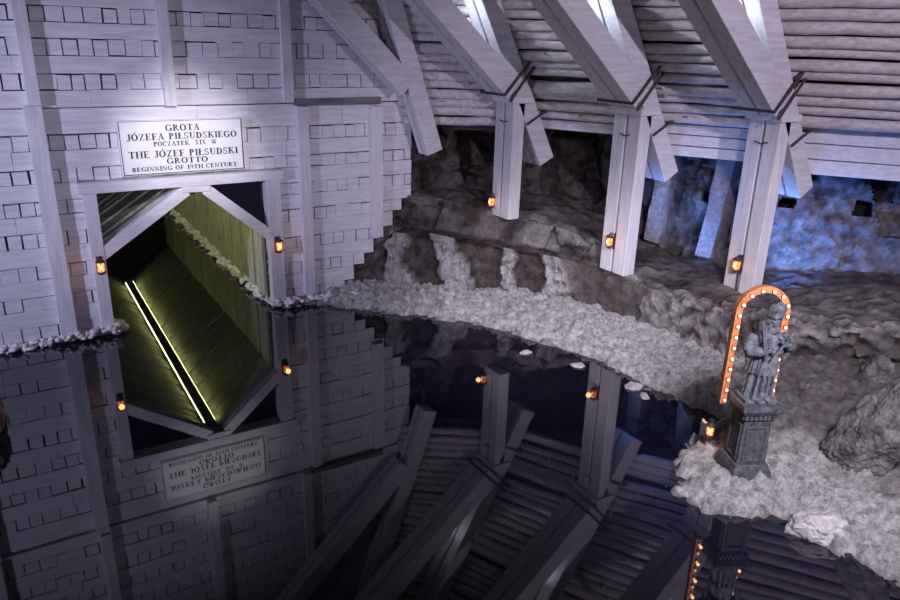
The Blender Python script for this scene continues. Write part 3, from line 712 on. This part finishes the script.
# ------------------------------------------------------------------ BOULDERS AND STONES
def boulder(name, loc, sc, rot, seed, m, label, cat='boulder', sub=5, amp=0.14, grp=None, ncut=11):
    bm = bmesh.new(); bmesh.ops.create_icosphere(bm, subdivisions=sub, radius=1.0)
    rnd = random.Random(int(seed * 10)); pls = []
    for _ in range(ncut):
        d_ = Vector((rnd.gauss(0, 1), rnd.gauss(0, 1), rnd.gauss(0, 0.8))).normalized(); pls.append((d_, rnd.uniform(0.55, 0.8)))
    for v in bm.verts:
        for d_, h_ in pls:
            e_ = v.co.dot(d_) - h_
            if e_ > 0: v.co -= d_ * e_ * 0.95
    for v in bm.verts:
        p = v.co.copy(); q = p * 1.6 + Vector((seed, seed * 0.7, 0))
        d1 = cells(q * 0.8); f = fbm(q, 5, 0.8)
        v.co = p * (1 + amp * (d1[0] - 0.45) * -1.2 + amp * 0.55 * f + 0.05 * fbm(q * 5, 3))
    for v in bm.verts: v.co = Vector((v.co.x * sc[0], v.co.y * sc[1], v.co.z * sc[2])); v.co += v.co.normalized() * (0.03 * fbm(v.co * 5 + Vector((seed, 0, 0)), 5, 0.7) if sub > 3 else 0)
    me = bpy.data.meshes.new(name); bm.to_mesh(me); bm.free()
    for p in me.polygons: p.use_smooth = True
    o = bpy.data.objects.new(name, me); COL.objects.link(o); me.materials.append(m)
    o.location = loc; o.rotation_euler = rot
    return tag(o, label, cat, grp)
boulder('boulder', (8.30, 3.62, 0.80), (0.30, 0.44, 1.30), (R(16), R(24), R(-20)), 2.0, BOULD, 'tall leaning grey rock slab on the shore right of the statue', sub=6)
boulder('boulder', (8.15, 2.75, 0.5), (0.42, 0.45, 0.55), (0, R(10), R(50)), 7.0, BOULD, 'rounded grey boulder at the right edge below the leaning slab')
boulder('boulder', (9.35, 4.95, 0.45), (0.28, 0.32, 0.2), (0, 0, 0.4), 11.0, BOULD, 'dark stone on the dirt between statue and leaning slab')
boulder('boulder', (10.3, 4.75, 0.62), (0.35, 0.35, 0.3), (0, 0, 1.0), 14.0, BOULD, 'dark stone under the rock overhang behind the statue')
boulder('salt_boulder', (7.0, 3.45, 0.05), (0.34, 0.42, 0.20), (0, 0, R(60)), 21.0, SALTS, 'white salt mound jutting into the water below the pedestal', 'salt mound')
boulder('boulder', (-0.95, 10.5, 0.15), (0.56, 0.6, 0.6), (0, 0, 0.3), 31.0, BROWNB, 'brown boulder rising from the water at the left edge')
for k, (x, y, s, lb) in enumerate(((7.80, 7.05, 0.14, 'larger white salt stone lying in the water off the shore'), (7.72, 6.72, 0.09, 'smaller white salt stone lying in the water off the shore'),
                                   (7.55, 8.05, 0.12, 'flat white stone barely above water off the far shore'), (7.1, 8.9, 0.10, 'farthest pale stone breaking the water near the rock wall'))):
    boulder('salt_stone', (x, y, 0.0), (s * 1.3, s, s * 0.5), (0, 0, k), 40 + k * 3, SALTS, lb, 'stone', 3, 0.2, 'salt stones in the water')

# ------------------------------------------------------------------ LANTERNS
def lantern(loc, rz, label, s=1.0, power=1.1):
    s *= 0.88
    r_ = empty('lantern', loc, rz); tag(r_, label, 'lantern', 'amber mine lanterns'); r_.scale = (s, s, s)
    m = MB(); m.box(-0.05, 0.05, -0.02, 0.02, -0.17, 0.17); m.tube([(0, -0.01, 0.14), (0, -0.09, 0.19), (0, -0.12, 0.16)], 0.012, 6); m.tube([(0, -0.01, -0.12), (0, -0.12, -0.125)], 0.012, 6)
    m.build('bracket', IRON, r_)
    def ring(rad, z, n=10): return [(rad * math.cos(2 * PI * q / n), -0.12 + rad * math.sin(2 * PI * q / n), z) for q in range(n)]
    m = MB(); m.rings([ring(0.075, 0.085), ring(0.085, 0.10), ring(0.05, 0.135), ring(0.018, 0.16)]); m.build('cap', IRON, r_)
    m = MB(); m.rings([ring(0.05, -0.085), ring(0.064, -0.03), ring(0.064, 0.04), ring(0.052, 0.085)]); m.build('glass', AMBER, r_, smooth=True)
    m = MB(); m.ball((0, -0.185, 0), 0.022, (1, 0.5, 1.5), 8, 6); m.build('flame', FLAME, r_)
    m = MB(); m.rings([ring(0.03, -0.15), ring(0.06, -0.125), ring(0.072, -0.085)]); m.build('base', IRON, r_)
    m = MB()
    for q in range(6):
        a = 2 * PI * (q + 0.5) / 6; x, y = 0.074 * math.cos(a), -0.12 + 0.074 * math.sin(a)
        m.tube([(x, y, -0.09), (x, y, 0.09)], 0.006, 5)
    m.tube([(p[0], p[1], 0.0) for p in ring(0.075, 0) + ring(0.075, 0)[:1]], 0.006, 5)
    m.build('cage', IRON, r_)
    l = bpy.data.lights.new('lantern_glow', 'POINT'); l.energy = power; l.color = (1, 0.42, 0.15); l.shadow_soft_size = 0.05
    lo = bpy.data.objects.new('lantern_glow', l); COL.objects.link(lo); lo.parent = r_; lo.location = (0, -0.27, 0)
lantern((1.07, 12.95, 1.29), 0, 'amber lantern on the left post of the tunnel mouth', 1.05)
lantern((4.15, 12.95, 1.28), 0, 'amber lantern on the right post of the tunnel mouth', 1.05)
lantern((8.34, 11.74, 1.98), -PI / 2, 'amber lantern near the foot of the leftmost timber post', 1.0)
lantern((9.44, 9.44, 1.58), -PI / 2, 'amber lantern near the foot of the middle timber post', 1.0)
lantern((10.59, 7.50, 1.50), -PI / 2, 'amber lantern near the foot of the rightmost timber post', 1.05)
cd = MB(); cd.tube([(10.575, 7.50, 0.80), (10.575, 7.50, 1.34)], 0.018, 6); tag(cd.build('conduit', IRON), 'dark conduit below the lantern of the rightmost post', 'conduit')
st_ = MB(); 
lantern((7.20, 5.12, 0.42), R(-60), 'small amber lamp on an iron stake beside the pedestal', 0.8, 0.8)
st_.tube([(7.20, 5.12, 0.0), (7.20, 5.12, 0.44)], 0.014, 6); tag(st_.build('lamp_stake', IRON), 'thin iron stake holding the small lamp beside the pedestal', 'stake')

# ------------------------------------------------------------------ PEDESTAL
PX, PY, PZ, PR = 7.08, 4.52, 0.16, R(-27.6)
pd = empty('pedestal', (PX, PY, PZ), PR); pd.scale = (0.86, 0.86, 1); tag(pd, 'dark stone pedestal with dentil cornice under the saint statue', 'pedestal')
m = MB(); m.frustum(0.29, 0.29, -0.12, 0.28, 0.28, 0.10); m.frustum(0.28, 0.28, 0.10, 0.235, 0.235, 0.20); m.build('plinth', STONE, pd, bevel=0.01)
m = MB(); m.frustum(0.205, 0.205, 0.20, 0.19, 0.19, 0.76)
m.build('shaft', STONE, pd, bevel=0.01)
m = MB()
for rz in range(4):
    c, s_ = math.cos(rz * PI / 2), math.sin(rz * PI / 2)
    def P_(x, y, z): return (x * c - y * s_, x * s_ + y * c, z)
    for x0, x1, z0, z1 in ((-0.15, -0.12, 0.27, 0.68), (0.12, 0.15, 0.27, 0.68), (-0.15, 0.15, 0.24, 0.27), (-0.15, 0.15, 0.68, 0.71)):
        ys = -0.218
        m.hexa([P_(x0, ys, z0), P_(x1, ys, z0), P_(x1, -0.18, z0), P_(x0, -0.18, z0), P_(x0, ys + 0.006, z1), P_(x1, ys + 0.006, z1), P_(x1, -0.17, z1), P_(x0, -0.17, z1)])
m.build('panel_moulding', STONE, pd, bevel=0.004)
m = MB(); m.frustum(0.19, 0.19, 0.76, 0.21, 0.21, 0.79); m.frustum(0.21, 0.21, 0.79, 0.21, 0.21, 0.86)
for rz in range(4):
    c, s_ = math.cos(rz * PI / 2), math.sin(rz * PI / 2)
    for q in range(7):
        x0 = -0.21 + q * 0.0625
        m.hexa([(x * c - y * s_, x * s_ + y * c, z) for z in (0.80, 0.855) for x, y in ((x0, -0.235), (x0 + 0.035, -0.235), (x0 + 0.035, -0.20), (x0, -0.20))])
m.build('dentil_frieze', STONE, pd)
m = MB(); m.frustum(0.235, 0.235, 0.86, 0.275, 0.275, 0.92); m.frustum(0.275, 0.275, 0.92, 0.265, 0.265, 0.98); m.build('cornice', STONE, pd, bevel=0.008)

# ------------------------------------------------------------------ STATUE
ST = empty('statue', (PX, PY, PZ + 0.98), PR); tag(ST, 'grey stone statue of a robed bearded saint holding a crucifix, on the pedestal', 'statue')
m = MB(); m.box(-0.19, 0.19, -0.15, 0.15, 0, 0.05); m.build('statue_base', STATM, ST, bevel=0.008)
def ring_fold(z, rx, ry, cx, cy, amp, nf, ph, n=72):
    o = []
    for q in range(n):
        a = 2 * PI * q / n; f = 1 + amp * math.cos(nf * a + ph) + amp * 0.6 * math.cos((nf * 2 - 5) * a + ph * 2.3)
        o.append((cx + rx * f * math.cos(a), cy + ry * f * math.sin(a), z))
    return o
def sway(z): return 0.02 * math.sin(z * 2.6), -0.01
m = MB()
rs = []
for z, rx, ry, amp in ((0.045, .165, .135, .09), (0.10, .160, .128, .09), (0.2, .150, .118, .08), (0.32, .142, .110, .07), (0.45, .136, .106, .05), (0.58, .132, .104, .04), (0.7, .138, .106, .02), (0.8, .135, .10, .0)):
    cx, cy = sway(z); rs.append(ring_fold(z, rx, ry, cx, cy, amp, 11, 0.6 + z * 0.8))
m.rings(rs)
rs = []
for z, rx, ry, amp in ((0.36, .168, .134, .10), (0.40, .162, .130, .09), (0.52, .150, .120, .07), (0.64, .148, .116, .04), (0.76, .150, .112, .02)):
    cx, cy = sway(z); rs.append(ring_fold(z, rx, ry, cx, cy, amp, 17, 1.3 + z))
m.rings(rs)
rs = []
for z, rx, ry, amp in ((0.62, .185, .150, .04), (0.66, .184, .146, .035), (0.74, .178, .132, .02), (0.81, .160, .110, .01), (0.86, .12, .085, 0), (0.89, .07, .065, 0), (0.93, .052, .055, 0)):
    cx, cy = sway(z); rs.append(ring_fold(z, rx, ry, cx, cy, amp, 9, 0.4))
m.rings(rs)
HC = Vector((0.035, -0.035, 0.985))
m.tube([(0.01, -0.01, 0.86), (0.025, -0.02, 0.95)], [0.05, 0.045], 10)
m.ball(HC, 0.068, (0.92, 1.02, 1.22)); m.ball(HC + Vector((-0.012, -0.062, -0.012)), 0.017, (0.8, 1.0, 1.6), 8, 6)       # head, nose
m.ball(HC + Vector((0.016, -0.058, 0.022)), 0.02, (1.3, 0.6, 0.5), 8, 6); m.ball(HC + Vector((-0.036, -0.052, 0.022)), 0.02, (1.3, 0.6, 0.5), 8, 6)   # brows
m.ball(HC + Vector((0.018, -0.055, 0.004)), 0.011, (1, 1, 0.8), 8, 6); m.ball(HC + Vector((-0.034, -0.052, 0.004)), 0.011, (1, 1, 0.8), 8, 6)        # eyes
m.ball(HC + Vector((-0.01, -0.06, -0.042)), 0.014, (1.5, 0.6, 0.5), 8, 6)                                                 # mouth
m.ball(HC + Vector((0.066, 0.0, 0.0)), 0.018, (0.5, 0.8, 1.3), 8, 6); m.ball(HC + Vector((-0.066, 0.004, 0.0)), 0.018, (0.5, 0.8, 1.3), 8, 6)       # ears
# arms in wide sleeves
m.tube([(-0.15, -0.01, 0.82), (-0.215, -0.05, 0.70), (-0.225, -0.075, 0.645)], [0.06, 0.068, 0.062], 12)
m.tube([(-0.225, -0.07, 0.645), (-0.14, -0.15, 0.665), (-0.075, -0.19, 0.69)], [0.062, 0.058, 0.050], 12)
m.tube([(-0.075, -0.19, 0.69), (-0.045, -0.205, 0.70)], [0.026, 0.022], 8)
m.tube([(0.17, -0.01, 0.82), (0.245, -0.04, 0.73), (0.265, -0.07, 0.69)], [0.06, 0.066, 0.06], 12)
m.tube([(0.265, -0.07, 0.69), (0.20, -0.15, 0.74), (0.145, -0.185, 0.79)], [0.06, 0.056, 0.046], 12)
m.tube([(0.145, -0.185, 0.79), (0.115, -0.20, 0.815)], [0.024, 0.022], 8)
for (hx, hy, hz), d in (((-0.045, -0.205, 0.70), 1), ((0.115, -0.20, 0.815), -1)):
    m.ball((hx + 0.012 * d, hy, hz), 0.024, (1.2, 0.8, 1.0), 10, 7)
    for q, ln in enumerate((0.05, 0.056, 0.052, 0.042)):
        z0 = hz + 0.020 - q * 0.0135
        m.tube([(hx + 0.02 * d, hy - 0.006, z0), (hx + (0.02 + ln * 0.6) * d, hy - 0.022, z0 + 0.002), (hx + (0.02 + ln * 0.75) * d, hy - 0.006, z0)], [0.0075, 0.007, 0.006], 6)
    m.tube([(hx + 0.005 * d, hy - 0.015, hz + 0.02), (hx + 0.02 * d, hy - 0.03, hz + 0.04), (hx + 0.03 * d, hy - 0.032, hz + 0.048)], [0.009, 0.008, 0.007], 6)
# hanging sleeve ends and mantle folds
for x0, sg_ in ((-0.21, -1), (0.24, 1)):
    m.tube([(x0, -0.06, 0.66), (x0 * 0.95, -0.04, 0.54), (x0 * 0.88, -0.02, 0.44)], [0.05, 0.035, 0.012], 10)
for q, x in enumerate((-0.09, -0.03, 0.03, 0.085)):
    m.tube([(x * 0.8 + 0.02, -0.125, 0.62), (x + 0.01, -0.138, 0.40), (x * 1.2, -0.15, 0.06)], [0.012, 0.016, 0.020], 7)
m.tube([(-0.05, -0.10, 0.055), (-0.055, -0.175, 0.062)], [0.035, 0.03], 8); m.tube([(0.06, -0.10, 0.055), (0.075, -0.17, 0.062)], [0.035, 0.03], 8)   # shoes
fig = m.build('figure', STATM, ST, smooth=True)
rmod = fig.modifiers.new('remesh', 'REMESH'); rmod.mode = 'VOXEL'; rmod.voxel_size = 0.0075; rmod.use_smooth_shade = True
m = MB()
for k in range(9):
    a = R(-75 + k * 18 + 0); x = 0.055 * math.sin(a); m.tube([HC + Vector((x - 0.008, -0.052, -0.045)), HC + Vector((x * 0.9 - 0.01, -0.07, -0.085)), HC + Vector((x * 0.4 - 0.012, -0.075, -0.125))], [0.014, 0.014, 0.005], 6)
m.build('beard', STATM, ST, smooth=True)
m = MB()
def sq(z, h, cx, cy, n=8):
    o = []
    for q in range(32):
        a = 2 * PI * q / 32; f = 1 / max(abs(math.cos(a)), abs(math.sin(a))) ** 0.75
        o.append((cx + h * f * math.cos(a + 0.4), cy + h * f * math.sin(a + 0.4), z))
    return o
m.rings([sq(1.03, 0.064, 0.037, -0.03), sq(1.06, 0.066, 0.042, -0.028), sq(1.16, 0.070, 0.064, -0.024), sq(1.19, 0.058, 0.070, -0.022)])
m.ball((0.07, -0.022, 1.205), 0.022, (1, 1, 0.9), 8, 6)
for rz in (0, PI / 2):
    c, s_ = math.cos(rz + 0.4), math.sin(rz + 0.4)
    m.tube([(0.07 - 0.06 * c, -0.022 - 0.06 * s_, 1.185), (0.07, -0.022, 1.215), (0.07 + 0.06 * c, -0.022 + 0.06 * s_, 1.185)], 0.012, 6)
m.build('biretta', STATM, ST, smooth=True)
m = MB(); a = Vector((-0.02, -0.225, 0.60)); b = Vector((0.20, -0.20, 0.93)); d = (b - a).normalized()
m.tube([a, b], 0.012, 6); c = a.lerp(b, 0.72); pr = Vector((d.z, 0, -d.x)); m.tube([c - pr * 0.085, c + pr * 0.085], 0.012, 6)
m.tube([c - pr * 0.07 + Vector((0, -0.014, 0.012)), c + Vector((0, -0.016, -0.005)), c + pr * 0.07 + Vector((0, -0.014, 0.012))], 0.007, 6); m.tube([c + Vector((0, -0.016, 0)), c - d * 0.10 + Vector((0, -0.016, 0))], [0.013, 0.008], 6)
m.ball(c + d * 0.02 + Vector((0, -0.02, 0)), 0.014)
m.build('crucifix', STATM, ST)
m = MB()
base = Vector((-0.07, -0.215, 0.60)); tip = Vector((-0.11, -0.13, 0.99))
m.tube([base, base.lerp(tip, 0.5) + Vector((-0.01, -0.02, 0)), tip], [0.012, 0.012, 0.004], 6)
for k in range(9):
    t_ = 0.15 + k * 0.09; p = base.lerp(tip, t_) + Vector((-0.01 * math.sin(t_ * 3), -0.02 * math.sin(t_ * 3), 0))
    for sgn in (-1, 1):
        e = p + Vector((sgn * 0.05, 0.01, 0.10)); m.tube([p, p.lerp(e, 0.5) + Vector((sgn * 0.012, -0.01, 0)), e], [0.006, 0.010, 0.003], 5)
m.build('palm_branch', STATM, ST)

# ------------------------------------------------------------------ LIGHT ARCH BEHIND THE STATUE
AR = empty('light_arch', (PX, PY, PZ + 0.85), PR); tag(AR, 'copper coloured horseshoe arch of small bulbs around the statue', 'light arch')
path = []
RA = 0.285; ZC = 1.14
for k in range(12): path.append((-RA - 0.01 * (1 - k / 11), -0.02 + ZC * k / 12))
for k in range(25): path.append((RA * -math.cos(PI * k / 24), ZC + RA * math.sin(PI * k / 24)))
for k in range(12): path.append((RA, ZC - ZC * (k + 1) / 12))
m = MB(); rs = []
for i, (x, z) in enumerate(path):
    a = path[max(i - 1, 0)]; b = path[min(i + 1, len(path) - 1)]; tx, tz = b[0] - a[0], b[1] - a[1]; l = math.hypot(tx, tz); nx, nz = -tz / l, tx / l
    hw = 0.038; rs.append([(x - nx * hw, 0.17, z - nz * hw), (x + nx * hw, 0.17, z + nz * hw), (x + nx * hw, 0.25, z + nz * hw), (x - nx * hw, 0.25, z - nz * hw)])
m.rings(rs); m.build('band', COPPER, AR)
acc = 0.06; tot = 0
bulbs = []
for i in range(1, len(path)):
    a, b = path[i - 1], path[i]; l = math.hypot(b[0] - a[0], b[1] - a[1])
    while acc <= l:
        bulbs.append((a[0] + (b[0] - a[0]) * acc / l, a[1] + (b[1] - a[1]) * acc / l)); acc += 0.135
    acc -= l
m0 = MB(); m0.ball((0, 0, 0), 0.017, (1, 1, 1), 10, 7); proto = m0.build('bulb', BULB, AR, smooth=True)
s0 = MB(); s0.tube([(0, 0.012, 0), (0, 0.04, 0)], 0.016, 8); psock = s0.build('socket', IRON, proto)
for k, (x, z) in enumerate(bulbs):
    if k == 0: o = proto
    else:
        o = proto.copy(); COL.objects.link(o); o.parent = AR; s_ = psock.copy(); COL.objects.link(s_); s_.parent = o
    o.location = (x, 0.135, z)
    if k % 2 == 0:
        l = bpy.data.lights.new('bulb_glow', 'POINT'); l.energy = 0.2; l.color = (1, 0.5, 0.22); l.shadow_soft_size = 0.02
        lo = bpy.data.objects.new('bulb_glow', l); COL.objects.link(lo); lo.parent = AR; lo.location = (x, 0.09, z)

# ------------------------------------------------------------------ BLUE FLOODS IN THE RECESS
BLUE = (0.12, 0.30, 1.0)
lamp('blue_flood', 'SPOT', (9.95, 9.15, 1.2), (11.6, 8.9, 2.6), 260, BLUE, 0.1, 110, 0.8)
lamp('blue_flood', 'SPOT', (11.1, 7.25, 1.2), (12.6, 7.4, 2.1), 420, BLUE, 0.1, 110, 0.8)
